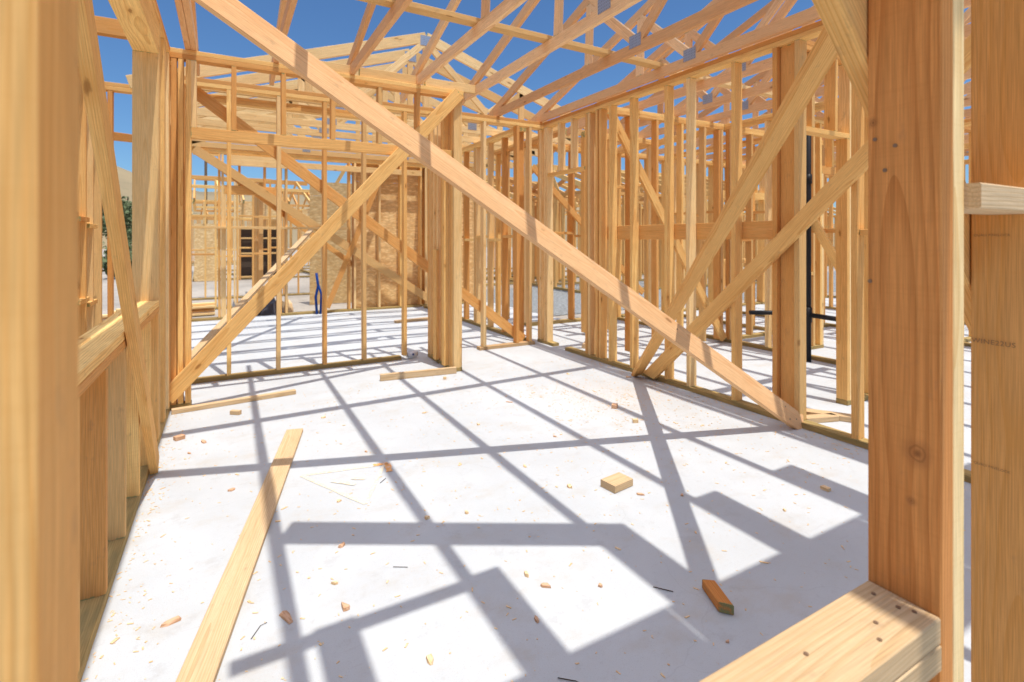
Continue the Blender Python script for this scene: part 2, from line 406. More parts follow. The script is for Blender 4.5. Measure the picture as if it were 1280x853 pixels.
# closet return (end post group)
root, P, st = wall('closet_end_wall', 'cluster of upright studs forming the end post of the closet return beside the opening', 'Y', 1.955, W4, 4.70 + .001, 5.455,
    studs=[5.43, 5.39, 5.27, 5.16, 5.05, 4.94, 4.875, 4.835, 4.795, 4.755, 4.722], sole=True, top=False, z1=ZT)
board('backing_stud', (1.93, 4.87, ZS), (1.93, 4.87, ZT), (1, 0, 0), .05, .06, root, tint=.2)
board('backing_stud', (1.935, 5.15, ZS), (1.935, 5.15, 1.2), (0, 1, 0), W4, .03, root, tint=.2)

# ------------------------------------------------------------------ front wall the camera looks through
root, P, st = wall('front_wall', 'near window framing in front of the camera, blurred left post, sill and big knotty right post', 'X', .352, W4, -.5, 3.48,
    studs=[-.148, -.188, 1.69, 2.10, 2.51, 2.92, 3.33], sole=True)
board('trimmer', (-.105, .3965, ZS), (-.105, .3965, 2.49), (0, 1, 0), W4, T2, root, tint=.55)
bp_ = board('trimmer', (.910, .3925, ZS), (.910, .3925, 2.49), (0, 1, 0), .097, T2 - .001, root, POST, tint=.6, off=(-.018, .040, 7.9))
bp_.data.transform(Matrix.Translation((root.location.x - .910, root.location.y - .3925, 0))); bp_.location = (.910 - root.location.x, .3925 - root.location.y, 0)
board('stud', (.9490, .3925, ZS), (.9490, .3925, ZT), (0, 1, 0), .095, T2 - .0015, root, WOODP, tint=.1)
for k in range(2):
    board('sill', (-.069, .3925 - .001 * k, .766 - T2 * (k + .5)), (.890, .3925 - .001 * k, .766 - T2 * (k + .5)), (0, 1, 0), .096, T2 - JOINT, root, WOODL, tint=.35)
board('stud', (1.28, .3965, ZS), (1.28, .3965, ZT), (0, 1, 0), W4 - .001, T2, root, tint=1.0, off=(.01, .045, 3.3))
for u in (.1, .5): board('cripple', (u, .3965, ZS), (u, .3965, .69), (0, 1, 0), W4 - .002, T2, root)
board('header', (-.09, .3965, 2.54), (.93, .3965, 2.54), (0, 0, 1), .10, W4 - .003, root)
board('blocking', (.9690, .371, 1.371), (1.26, .371, 1.371), (0, 1, 0), .09, T2, root, WOODL, tint=0.)
# nails in the sill and in the near post
def disk(name, c, nrm, r, parent, mat, h=.0012):
    nrm = Vector(nrm).normalized(); u = nrm.orthogonal().normalized(); w = nrm.cross(u)
    org = Vector(parent.location) if parent else Vector((0, 0, 0)); c = Vector(c)
    v = [c + (u * math.cos(t) + w * math.sin(t)) * r - org for t in [i * math.tau / 12 for i in range(12)]] 
    v2 = [q + nrm * h for q in v]
    fs = [tuple(range(12, 24))] + [(i, (i + 1) % 12, 12 + (i + 1) % 12, 12 + i) for i in range(12)]
    return pmesh(name, v + v2, fs, mat, parent)
for (x, y) in ((.862, .418), (.862, .385), (.872, .369), (.80, .385), (.77, .366), (.66, .40), (.55, .372), (.40, .42)):
    disk('nail', (x, y, .7658), (0, 0, 1), .0032, root, NAIL)
for (y, z) in ((.430, 1.463), (.402, 1.449), (.416, 1.413), (.437, 1.24)):
    disk('nail', (.8912, y, z), (-1, 0, 0), .0030, root, NAIL)
for (y, z) in ((.428, 1.41), (.412, 1.405)):
    disk('nail', (1.2604, y, z), (-1, 0, 0), .0036, root, NAIL)
# grade stamps inked on the stud at the right edge
def stamp(text, loc, size, parent, shear=0):
    cu = bpy.data.curves.new('stamp', 'FONT'); cu.body = text; cu.size = size; cu.space_character = 1.1
    to = bpy.data.objects.new('stamp', cu); col.objects.link(to)
    bpy.context.view_layer.update()
    me = bpy.data.meshes.new_from_object(to.evaluated_get(bpy.context.evaluated_depsgraph_get()))
    bpy.data.objects.remove(to)
    M = Matrix.Rotation(R(-90), 4, 'Z') @ Matrix.Rotation(R(90), 4, 'X')
    me.transform(M); me.transform(Matrix.Translation(Vector(loc) - Vector(parent.location)))
    me.materials.clear()
    return link('grade_stamp', me, INK, parent)
stamp('WINE22US', (1.2585, .438, 1.108), .0125, root)
stamp('QUALI PINELOCK', (1.2585, .435, 1.312), .0062, root)
stamp('QUALI PINELOCK', (1.2585, .435, .875), .0062, root)

# ------------------------------------------------------------------ walls beyond
wall('stud_wall', 'interior stud wall crossing the next room behind the right wall, on a treated plate', 'Y', 5.55, W4, 2.5, 6.56, blk=(1.35,), studs=rng(2.62, 4.3) + [4.33, 4.37, 4.53, 5.0, 5.4, 5.8, 6.2, 6.5])
wall('stud_wall', 'short cross wall behind the right wall with studs under a corner of top plates', 'X', 4.42, W4, 3.575, 5.545, studs=[3.60, 3.99, 4.40, 4.81, 5.2, 5.47, 5.51], sole=False)
wall('doorway_wall', 'doorway framing behind the triple post with a low header and cripples', 'X', 2.25, W4, 3.575, 5.5, studs=[4.62, 4.7, 5.1, 5.46], openings=[(3.66, 4.26, None, 2.10, T2)])
wall('rear_wall', 'rear exterior stud wall on the right half of the house with grey yard behind it', 'X', 6.62, W6, 3.96, 12.0, blk=(1.36,), studs=rng(3.98, 11.9), openings=[(8.3, 9.5, .92, 2.1, .14)])
wall('stud_wall', 'stud wall running to the rear along the passage behind the corner post', 'Y', 3.86, W4, 5.62, 7.6, studs=rng(6.9, 7.6, .3), sole=False)
wall('wing_side_wall', 'right side wall of the rear wing, dense studs behind the closet end post', 'Y', 3.30, W4, 5.72, 9.45, blk=(1.3,), studs=rng(5.80, 9.4, .43) + [5.84, 7.1, 7.14, 8.4])
wall('stud_wall', 'far interior stud wall two rooms to the right of the room', 'Y', 7.9, W4, .46, 6.56, blk=(1.3,), studs=rng(.5, 6.5), openings=[(3.2, 4.1, None, 2.1, .14)])
wall('stud_wall', 'far cross wall of studs between the two right hand rooms', 'X', 3.6, W4, 5.65, 7.89, blk=(.9, 1.7), studs=rng(5.7, 7.8), openings=[(6.3, 7.1, None, 2.1, .09)])
wall('end_wall', 'far right end wall of the house seen through many studs', 'Y', 11.9, W6, -2.3, 6.6, studs=rng(-2.2, 6.5), openings=[(2.0, 3.6, .9, 2.1, .14)])
wall('stud_wall', 'distant cross wall of studs at the far right side of the house', 'X', 2.9, W4, 8.0, 11.88, studs=rng(8.1, 11.8))
wall('stud_wall', 'dense stud wall with two layers just in front of the far right end wall', 'Y', 9.9, W4, 3.0, 6.56, blk=(1.5,), studs=rng(3.1, 6.5, .35))
wall('stud_wall', 'cross wall of studs in the middle right room, in line with the corner plates', 'X', 4.42, W4, 5.65, 7.88, blk=(1.3,), studs=rng(5.7, 7.8))
wall('stud_wall', 'narrow closet wall of close studs between the two middle right rooms', 'Y', 6.72, W4, 4.55, 6.6, studs=rng(4.6, 6.5, .3), blk=(1.7,))
wall('stud_wall', 'cross wall of studs right behind the doorway in the right wall', 'X', 5.62, W4, 4.25, 5.54, studs=[4.27, 4.31, 4.7, 5.1, 5.5], sole=False, blk=(2.05,))
wall('closet_side_wall', 'short stud wall closing the left side of the closet behind the jamb', 'Y', -.516, W6, 4.80, 5.98, studs=[4.95, 5.35, 5.42, 5.9], blk=(1.45,))
wall('yard_wall', 'low far stud frame standing in the yard in line with the leaning board', 'X', 14.5, W4, -1.6, 3.2, base=-.15, blk=(1.2, 2.0), studs=rng(-1.5, 3.1, .35))
# rear wing
wall('wing_front_wall', 'top plates and studs where the rear wing starts behind the closet', 'X', 6.02, W4, -1.14, 1.9, studs=[-1.12, -.95], sole=False)
wall('wing_rear_wall', 'far wall of the rear wing half closed with strand board sheets', 'X', 9.58, W6, -1.14, 4.7, studs=[-.55, -.5, -.1, .35, .8, .9, 1.5, 1.95, 2.05, 2.5, 2.9, 3.3, 3.4, 3.9, 4.3, 4.67], openings=[(.0, .75, None, 2.05, .14)])
wall('outer_left_wall', 'short exterior stud wall outside the left window', 'Y', -1.14, W6, 3.4, 6.0, studs=[3.45, 4.2, 4.6, 5.0, 5.35, 5.62, 5.97])
wall('wing_left_wall', 'left side wall of the rear wing with open window bay', 'Y', -.60, W4, 6.12, 9.57, studs=[6.2, 6.5, 8.6, 9.0, 9.45], openings=[(6.8, 8.3, .9, 2.1, .14)])
o = thing('fire_blocking', 'stepped blocking pieces nailed low between the outside studs past the left window', 'blocking', (-1.05, 5.4, 0))
for (y, z) in ((4.8, 1.50), (5.17, 1.47), (5.48, 1.42)):
    board('block', (-1.06, y, z), (-1.06, y + .30, z), (1, 0, 0), .12, T2, o)
    board('block', (-1.06, y, z - .66), (-1.06, y + .30, z - .66), (1, 0, 0), .12, T2, o)
tag(board('ledge_board', (-1.1, 9.55, 1.50), (1.9, 9.55, 1.50), (0, 1, 0), .12, T2, None, WOODP), 'long horizontal board at chest height across the far rear wing wall', 'board')
for (x0, x1, z, w_) in ((.05, 1.0, 2.60, .17), (1.06, 3.3, 2.58, .10)):
    tag(board('rim_board', (x0, 9.555, z), (x1, 9.555, z), (0, 0, 1), w_, T2, None, WOODP), 'sunlit %s board near the top of the far rear wing wall' % ('short wide' if x0 < .5 else 'long narrow'), 'board')
wall('yard_wall', 'free standing stud frame in the yard behind the rear wing, left of the brown sheets', 'X', 12.4, W4, -1.2, .86, base=-.15, blk=(1.1, 1.9), studs=[-1.18, -.8, -.2, .15, .2, .5, .84])
wall('yard_wall', 'stud frame running away from the house between the yard frame and brown sheets', 'Y', .62, W4, 12.55, 15.5, base=-.15, blk=(1.4,), studs=rng(12.6, 15.4))
# strand board sheets
def sheet(name, label, x0, x1, y, z0, z1, mat, group=None):
    t = thing(name, label, 'sheathing', ((x0 + x1) / 2, y, 0), group)
    k = 0; x = x0
    while x < x1 - .01:
        xe = min(x + 1.218, x1); z = z0
        while z < z1 - .01:
            ze = min(z + 2.436, z1)
            v = [(a - (x0 + x1) / 2, bb, cz) for cz in (z, ze - .004) for (a, bb) in ((x, 0), (xe - .004, 0), (xe - .004, .011), (x, .011))]
            pmesh('panel', v, [(3, 2, 1, 0), (4, 5, 6, 7), (0, 1, 5, 4), (1, 2, 6, 5), (2, 3, 7, 6), (3, 0, 4, 7)], mat, t)
            z = ze
        x = xe
    return t
sheet('strand_board_sheathing', 'tan strand board sheets closing the right part of the rear wing wall', 2.02, 4.7, 9.722, -.05, 2.76, OSB)
sheet('strand_board_sheathing', 'shaded brown strand board wall seen beyond the rear wing, behind the blue tube', 1.62, 3.4, 12.2, -.15, 2.6, OSB_SHADE)
t = thing('porch_sheathing', 'strand board deck above the near window that shades the front of the slab', 'sheathing', (1.5, .29, 2.87))
for i in range(4):
    x0 = -.9 + i * 1.22
    v = [(a - 1.5, bb - .29, cz) for cz in (0, .011) for (a, bb) in ((x0, .02), (x0 + 1.216, .02), (x0 + 1.216, .585), (x0, .585))]
    pmesh('panel', v, [(3, 2, 1, 0), (4, 5, 6, 7), (0, 1, 5, 4), (1, 2, 6, 5), (2, 3, 7, 6), (3, 0, 4, 7)], OSB, t)

# ------------------------------------------------------------------ braces
def brace(label, a, b, wv, w=W4, mat=None, cut=None, **kw):
    o = board('diagonal_brace', a, b, wv, w, T2, None, mat, cut=cut, **kw); tag(o, label, 'brace'); return o
# long brace across the room: foot on the right plate, head on the left wall
Fp = Vector((3.44, 2.17, .06)); Tp = Vector((-.04, 2.77, 2.42)); D = (Tp - Fp); Fp = Fp - D * .02
brace('long diagonal brace crossing the room down to the foot of the triple post', Fp, Fp + D * 1.10, (.60, .26, .92), .124, mat=WOODR, tint=.5, cut=(.35, 0))
brace('diagonal brace rising right from the closet jamb to the end post top', (-.40, YC - .021, .10), (2.00, YC - .021, 2.74), (-.7, 0, .7), W4 + .03, tint=.3)
brace('steep brace leaning along the right wall toward the camera, higher of the two', (3.43, 3.72, .02), (1.57, .50, 2.43), (.8, -.5, .3), .097, tint=.55, cut=(.6, 0))
brace('lower yellow brace lying flat against the studs of the right wall', (XR - .022, 3.58, .03), (XR - .022, .80, 2.70), (0, .7, .7), .115, tint=.25, cut=(-.7, 0))
brace('steep brace leaning past the left window sill to the floor', (-.352, 3.49, .04), (-.352, 1.15, 2.72), (0, .7, .7), W4 + .01, tint=.35)
brace('near brace partly hidden by the big right post at the top', (-.12, .462, 2.72), (2.5, .462, -.0 + .05), (.7, 0, .7), W6 - .01, tint=.4)
brace('long brace behind the closet studs running down to the passage', (-.27, 5.57, 2.68), (3.25, 5.57, .06), (.6, 0, .8), W4 + .02, tint=.7)
brace('pale brace on the far rear wing wall falling to the right', (-.45, 9.55, 2.74), (3.55, 9.55, .08), (.6, 0, .8), W4 + .05, WOODP)
brace('second brace on the outside of the rear wing wall, lower and partly hidden', (-.1, 9.745, 2.5), (3.0, 9.745, .1), (.6, 0, .8), W4)
brace('brace rising right on the far rear wing wall in front of the strand board', (1.55, 9.50, .10), (2.55, 9.50, 2.6), (1, 0, -.3), W4)
brace('sunlit heavy board leaning in the rear wing from the slab up toward the back', (-.36, 6.35, .04), (1.2, 8.9, 1.45), (1, -.3, 0), .075, WOODL, tint=.4)
brace('brace behind the right wall falling to the right under the corner plates', (3.66, 4.39, 2.70), (5.50, 4.39, .05), (.7, 0, .8), W4 + .01, tint=.3)
brace('brace on the wall past the black pipe falling to the right', (5.50, 3.70, 2.3), (5.50, 2.55, .25), (0, .7, .8), W4)
brace('brace in the next room crossing behind the yellow brace near the right post', (4.55, 2.37, .2), (5.5, 2.37, 1.9), (.7, 0, -.5), W4)
brace('thin brace seen through the right doorway beyond the corner post', (4.0, 6.58, 2.4), (6.2, 6.58, .4), (.7, 0, .7), W4)
brace('outer brace on the wall above the left window seen through the gap', (-1.2, 6.1, 2.3), (-.5, 9.0, 2.7), (0, 0, 1), W4)

for (t_, k_) in ((.035, -.03), (.05, .03), (.02, .0), (.30, .02)):
    c_ = Fp + D * t_; lb_ = [o for o in col.objects if o.name == 'diagonal_brace'][0]
    wv_b = Vector((.60, .26, .92)); dn_ = D.normalized(); wv_b = (wv_b - dn_ * wv_b.dot(dn_)).normalized(); nb = dn_.cross(wv_b)
    if nb.y > 0: nb = -nb
    disk('nail', c_ + wv_b * k_ + nb * T2 / 2, nb, .005, lb_, NAIL)
# ------------------------------------------------------------------ roof trusses
def gusset(c, dirv, w, h, parent, th=T2):
    """toothed steel plates on both faces; dirv = horizontal direction of the truss"""
    d = Vector(dirv); n = Vector((-d.y, d.x, 0)); c = Vector(c) - Vector(parent.location)
    vs, fs = [], []
    for s in (-1, 1):
        o = c + n * s * (th / 2 + .0012); k = len(vs)
        for q in (-1, 1):
            for (a, bz) in ((-1, -1), (1, -1), (1, 1), (-1, 1)):
                vs.append(o + d * a * w / 2 + Vector((0, 0, bz * h / 2)) + n * q * .0009)
        fs += [(k + 3, k + 2, k + 1, k), (k + 4, k + 5, k + 6, k + 7), (k, k + 1, k + 5, k + 4), (k + 1, k + 2, k + 6, k + 5), (k + 2, k + 3, k + 7, k + 6), (k + 3, k, k + 4, k + 7)]
    return pmesh('gusset_plate', vs, fs, METAL, parent)
HB = 2.778
def truss(label, axis, pos, h0, h1, group, small=False, mat=None, cd=W4):
    """Fink truss from h0 to h1 along axis at pos"""
    sp = h1 - h0; mid = (h0 + h1) / 2; pit = 1 / 3.
    zb = HB + W4 / 2; zc = HB + .02; zr = zc + W4 / 2 + abs(sp) / 2 * pit
    lean = .052 if pos > 0 or axis == 'X' else 0.
    def P(u, z):
        o_ = lean * max(0, z - HB - W4 - .03) / (abs(sp) / 6)
        return (pos + o_, u, z) if axis == 'Y' else (u, pos, z)
    dv = (0, 1, 0) if axis == 'Y' else (1, 0, 0)
    t = thing('roof_truss', label, 'roof truss', P(mid, HB), group)
    board('bottom_chord', P(h0, zb), P(h1, zb), (0, 0, 1), W4, T2, t, mat)
    s = 1 if h1 > h0 else -1
    for e, sg in ((h0, 1), (h1, -1)):
        ov = -.25 * sg * s
        board('top_chord', P(e + ov, zc + W4 / 2 + (-.25) * pit + .01), P(mid, zr + .01), (0, 0, 1), cd, T2, t, mat)
    for sg in (-1, 1):
        q = mid + sg * sp / 6; tq = mid + sg * sp / 4; zq = zc + W4 / 2 + abs(sp) / 4 * pit
        board('web', P(q, HB + W4), P(tq, zq - .045), dv, W4 - .012, T2 - .002, t, mat)
        board('web', P(q + (-.02 * sg), HB + W4), P(mid + sg * .03, zr - .07), dv, W4 - .012, T2 - .002, t, mat)
        gusset(P(q, HB + W4 + .01), dv, .13, .10, t)
        board('web', P(tq, HB + W4), P(tq, zq - .05), dv, W4 - .012, T2 - .002, t, mat)
    if axis == 'X': board('web', P(mid, HB + W4), P(mid, zr - .06), dv, W4 - .012, T2 - .004, t, mat)
    gusset(P(mid, zr - .035), dv, .15, .12, t)
    return t
g1 = 'roof trusses over the room running front to back'
ords = ['first', 'second', 'third', 'fourth', 'fifth', 'sixth', 'seventh', 'eighth', 'ninth', 'tenth', 'eleventh', 'twelfth', 'thirteenth', 'fourteenth', 'fifteenth', 'sixteenth', 'seventeenth', 'eighteenth', 'nineteenth', 'twentieth']
XT = [-.262, -.222, .365, .985, 1.60, 2.22, 2.845, 3.455, 4.1, 4.72, 5.33, 5.94, 6.55, 7.16, 7.77, 8.38, 8.99, 9.6, 10.2, 10.8, 11.4]
for i, x in enumerate(XT):
    e = 5.0 if x < 2.5 else (5.58 if x < 4.5 else 6.9)
    if i == 0: lb = 'outer ply of the doubled roof truss at the top left over the closet jamb'
    elif i == 1: lb = 'inner ply of the doubled roof truss at the top left over the closet jamb'
    elif x == 3.455: lb = 'roof truss lying directly over the right wall top plates'
    elif x < 3.5: lb = '%s roof truss right of the doubled one, heel on the closet side plates' % ords[i - 2]
    else: lb = '%s roof truss beyond the right wall, counting away from it' % ords[i - 8]
    truss(lb, 'Y', x, -1.9, e, g1, mat=WOODR)
g2 = 'gable trusses over the rear wing'
for k in range(7):
    lb = ['nearest gable truss of the rear wing, its peak highest against the sky'] + ['%s gable truss of the rear wing, peak seen under the one before' % ords[i] for i in range(1, 7)]
    truss(lb[k], 'X', 5.92 + .61 * k, -.55, 4.75, g2, mat=WOODP, cd=.12)
# flat lateral braces on the bottom chords
zl = HB + W4 + T2 / 2 + .001
def flat(label, a, b, w, mat=WOODP): return tag(board('lateral_brace', a, b, (0, 1, 0) if abs(a[0] - b[0]) > abs(a[1] - b[1]) else (1, 0, 0), w, T2, None, mat), label, 'brace')
flat('flat sunlit board nailed across the truss chords high over the room', (-.27, 3.36, zl), (3.56, 3.46, zl), W4)
flat('flat sunlit board across the truss chords over the next room', (3.62, 3.52, zl), (8.2, 3.60, zl), W4)
flat('flat board across the truss chords near the front of the roof', (.18, 1.03, zl), (1.0, 1.03, zl), .06)
flat('flat board across the truss chords at the rear of the right rooms', (4.2, 5.0, zl), (11.5, 5.02, zl), W4)
brace('flat diagonal board laid over the truss chords near the front', (.40, 1.74, zl + .02), (1.72, .99, zl + .02), (.5, .9, 0), .17)
for i, (x0, x1) in enumerate(((.43, .565), (.975, 1.124), (1.594, 1.77), (2.22, 2.40), (2.85, 3.04))):
    tag(board('catwalk_plank', ((x0 + x1) / 2, .50, zl + T2 + .002), ((x0 + x1) / 2, 1.06, zl + T2 + .002), (1, 0, 0), x1 - x0, T2, None, WOOD),
        '%s short plank from the left on the front truss chords' % ords[i], 'plank', 'short planks on the front chords')
# beams outside the left wall
tag(board('porch_beam', (-1.15, 4.72, 2.855), (-.52, 4.72, 2.855), (0, 0, 1), W4 + .03, .07, None, WOOD), 'doubled beam running left against the sky over the window header', 'beam')
# vertical gable studs / blocks at truss heels
for i, x in enumerate((.70, 1.32, 1.94)):
    tag(board('heel_block', (x - .27, YC + .045, HB + W4 / 2), (x + .27, YC + .045, HB + W4 / 2), (0, 0, 1), W4 - .006, T2, None, WOODP),
        '%s blocking piece from the left between truss heels above the closet' % ords[i], 'block', 'blocking between truss heels')
tag(board('marker_tag', (2.225, 4.72, 2.80), (2.225, 4.72, 2.865), (0, 1, 0), .05, .008, None, GREENT), 'small green tag wrapped on a truss heel over the closet end post', 'tag')

# ------------------------------------------------------------------ loose lumber and scraps on the slab
def loose(name, label, a, b, w, t, z=None, cat='board', mat=WOODL, **kw):
    z = (t / 2 + .001) if z is None else z
    return tag(board(name, (*a, z), (*b, z), (b[1] - a[1], -(b[0] - a[0]), 0), w, t, None, mat, **kw), label, cat)
loose('loose_board', 'long flat board lying on the slab left of centre, running toward the camera', (.405, 3.76), (-.115, 1.62), .105, .022, tint=.15)
loose('loose_stud', 'loose stud lying on edge beside the foot of the closet end post', (1.24, 4.74), (1.96, 4.66), T2, .06, tint=.1, mat=WOODL)
loose('loose_stud', 'thin loose batten lying on the slab at the closet jamb foot', (-.36, 4.60), (.51, 4.70), .05, .034, tint=.1)
loose('loose_stud', 'short stub of lumber just behind the right wall near the big post', (3.72, 2.36), (3.95, 2.02), W4, T2, tint=.3)
loose('loose_stud', 'scrap of board lying inside the closet next to the foot of the right wall brace', (3.6, 2.2), (3.85, 2.12), .07, T2, tint=.2)
loose('loose_stud', 'plate offcut lying on the slab at the rear wing', (2.3, 7.9), (3.1, 8.0), W4, T2, tint=.4)
loose('loose_stud', 'plate offcut lying past the doorway in the right wall', (3.75, 4.95), (4.1, 5.3), W4, T2, tint=.3)
rb = thing('lumber_stack', 'small stack of offcut boards outside on the ground beyond the rear wing', 'lumber', (-1.1, 11.5, -.16))
for i in range(5): board('plank', (-2.1 + .1 * i, 11.3 + .12 * (i % 2), -.12 + .045 * i), (-.2, 11.5 + .1 * (i % 3), -.12 + .045 * i), (0, 1, 0), .14, T2, rb, WOODP)

def chunk(name, label, x, y, sx, sy, sz, rz, mat, cat, group=None, jag=.0, seed=0):
    rr = random.Random(seed + int(x * 1000) + int(y * 777))
    n = 7 if jag else 4
    top, bot = [], []
    if jag:
        for i in range(n):
            a = i / n * math.tau + rr.uniform(-.25, .25); k = 1 + rr.uniform(-jag, jag)
            px, py = math.cos(a) * sx / 2 * k, math.sin(a) * sy / 2 * k
            bot.append((px, py, 0)); top.append((px * .86, py * .86, sz * (1 + rr.uniform(-.5, .3))))
    else:
        for (a, c) in ((-1, -1), (1, -1), (1, 1), (-1, 1)):
            bot.append((a * sx / 2, c * sy / 2, 0)); top.append((a * sx / 2 + rr.uniform(-.002, .002), c * sy / 2, sz))
    vs = bot + top
    fs = [tuple(range(n - 1, -1, -1)), tuple(range(n, 2 * n))] + [(i, (i + 1) % n, n + (i + 1) % n, n + i) for i in range(n)]
    o = pmesh(name, vs, fs, mat, None, (x, y, .0008)); o.rotation_euler = (rr.uniform(-.05, .05) if jag else 0, 0, rz)
    return tag(o, label, cat, group)
o = board('wood_block', (1.735, 2.10, .0205), (1.875, 2.12, .0205), (0, 1, 0), .10, T2, None, WOODL, tint=.3)
tag(o, 'pale rectangular offcut block standing alone on the slab right of centre', 'wood block')
o = board('wood_block', (1.572, 1.322, .0195), (1.522, 1.205, .0195), (1, 0, 0), .045, .034, None, POST, tint=1., cut=(.25, .5))
tag(o, 'reddish ridged offcut lying in the shade in front of the near sill', 'wood block')
o = board('wood_block', (.03, 4.38, .016), (.09, 4.335, .016), (1, 0, 0), .03, .03, None, WOODL); tag(o, 'small pale offcut near the thin batten by the closet', 'wood block')
bl = [  # pixel-free slab positions: x, y, size, colour, kind, place text
 (.02, 3.05, .05, .035, .010, 'R', 'flat reddish chip between the left wall and the long loose board'),
 (.62, 3.96, .045, .03, .015, 'P', 'pale chip beside the far end of the long loose board'),
 (1.78, 4.50, .035, .03, .03, 'P', 'small cube offcut at the foot of the closet end post'),
 (2.63, 3.10, .065, .05, .035, 'R', 'brown wedge offcut by the sawdust patch'),
 (2.55, 2.78, .045, .03, .03, 'P', 'small pale block right of the pale offcut, near the brace shadow'),
 (1.98, 3.62, .09, .02, .008, 'R', 'long dark splinter in the middle of a truss shadow'),
 (1.30, 3.70, .045, .02, .012, 'P', 'tiny pale chip near the middle of the slab'),
 (1.55, 3.28, .03, .025, .012, 'P', 'little square chip in the centre of the slab'),
 (1.90, 2.84, .03, .02, .010, 'R', 'brown chip touching the brace shadow in the centre'),
 (-.27, 3.99, .07, .05, .03, 'R', 'dark block end against the left wall plate'),
 (-.13, 3.86, .08, .03, .012, 'R', 'long torn splinter near the left wall plate'),
 (-.20, 3.70, .04, .02, .008, 'R', 'tiny brown flake by the left brace foot'),
 (.49, 2.66, .03, .025, .010, 'P', 'pale flake beside the painted triangle'),
 (.82, 2.30, .04, .03, .012, 'P', 'pale chip just past the wide shadow band'),
 (.43, 2.27, .045, .03, .012, 'R', 'orange chip inside the wide shadow band at left'),
 (.36, 2.03, .035, .02, .010, 'P', 'pale flake below the wide shadow band at left'),
 (.18, 1.93, .09, .035, .010, 'R', 'long ragged bark strip right of the long loose board'),
 (-.03, 2.02, .035, .02, .008, 'R', 'small brown flake touching the edge of the long loose board'),
 (.37, 1.88, .065, .035, .012, 'R', 'torn orange splinter in the lit patch at lower left'),
 (-.16, 2.10, .08, .035, .010, 'R', 'curled bark strip between left wall and the long loose board'),
 (-.22, 1.83, .05, .03, .008, 'P', 'pale flake near the bottom left edge of the slab'),
 (1.05, 1.63, .045, .025, .012, 'R', 'orange chip in a plank shadow at lower centre'),
 (1.02, 1.72, .04, .02, .012, 'P', 'pale chip in a plank shadow at lower centre'),
 (1.23, 1.53, .02, .02, .010, 'R', 'tiny chip in the lit quadrilateral at lower centre'),
 (.93, 1.50, .04, .02, .010, 'R', 'red sliver in the lower centre shadow'),
 (1.85, 1.98, .05, .02, .010, 'R', 'small reddish strip right beside the pale block'),
 (1.58, 2.22, .035, .03, .015, 'P', 'crumb of wood left of the pale block'),
 (2.03, 1.87, .02, .02, .010, 'R', 'small brown crumb to the right of the pale block'),
 (2.73, 1.55, .05, .035, .020, 'P', 'folded curl of wood near the foot of the big right post'),
 (2.35, 1.53, .03, .02, .010, 'P', 'pale crumb in a lit patch by the right post'),
 (1.42, 1.12, .02, .012, .006, 'R', 'dark crumb in the shade by the near sill'),
 (.55, 1.52, .05, .03, .010, 'P', 'pale square flake at the bottom edge of the photo'),
 (3.32, 3.72, .07, .03, .012, 'R', 'reddish chip against the right wall plate'),
 (1.00, 2.25, .025, .02, .012, 'P', 'chip where two shadow lines meet left of centre'),
 (1.18, 2.75, .04, .02, .006, 'P', 'thin pale sliver left of the centre'),
 (1.50, 2.55, .04, .02, .008, 'P', 'thin pale flake near the centre of the slab'),
 (2.9, 4.1, .05, .02, .008, 'P', 'pale sliver near the doorway in the right wall'),
 (.75, 3.20, .03, .02, .008, 'R', 'small chip in a truss shadow left of centre'),
]
for i, (x, y, sx, sy, sz, cc_, lab) in enumerate(bl):
    chunk('wood_chip', lab, x, y, sx * .8, sy * .8, sz * .8, rnd.uniform(0, 3), CHIPR if cc_ == 'R' else CHIPP, 'wood chip', 'wood chips scattered on the slab', jag=.28 if sz < .02 else .0)
# fine crumbs: nobody could count them
vs, fs = [], []
for i in range(3200):
    x, y = rnd.uniform(-.3, 3.4), rnd.uniform(.9, 4.7)
    if rnd.random() < .35: x, y = rnd.gauss(2.7, .35), rnd.gauss(3.3, .5)
    if i % 4 == 0: x, y = rnd.choice(((XR - abs(rnd.gauss(0, .07)) - .01, rnd.uniform(1.2, 4.9)), (rnd.uniform(-.3, 1.8), 5.45 - abs(rnd.gauss(0, .06))), (-.37 + abs(rnd.gauss(0, .05)), rnd.uniform(1.5, 4.6))))
    if not (-.37 < x < 3.475): continue
    s = rnd.uniform(.0008, .0032) * (1.8 if rnd.random() < .06 else 1); l = s * rnd.uniform(1, 4); a = rnd.uniform(0, math.pi); h = s * .5
    ca, sa = math.cos(a), math.sin(a); k = len(vs)
    for z in (0, h):
        for (p, q) in ((-l, -s), (l, -s), (l * .7, s), (-l, s * .6)): vs.append((x + p * ca - q * sa, y + p * sa + q * ca, .0006 + z))
    fs += [(k + 4, k + 5, k + 6, k + 7), (k, k + 1, k + 5, k + 4), (k + 1, k + 2, k + 6, k + 5), (k + 2, k + 3, k + 7, k + 6), (k + 3, k, k + 4, k + 7)]
tag(pmesh('sawdust_crumbs', vs, fs, CHIPP), 'fine sawdust crumbs and slivers sprinkled over the slab', 'sawdust', kind='stuff')
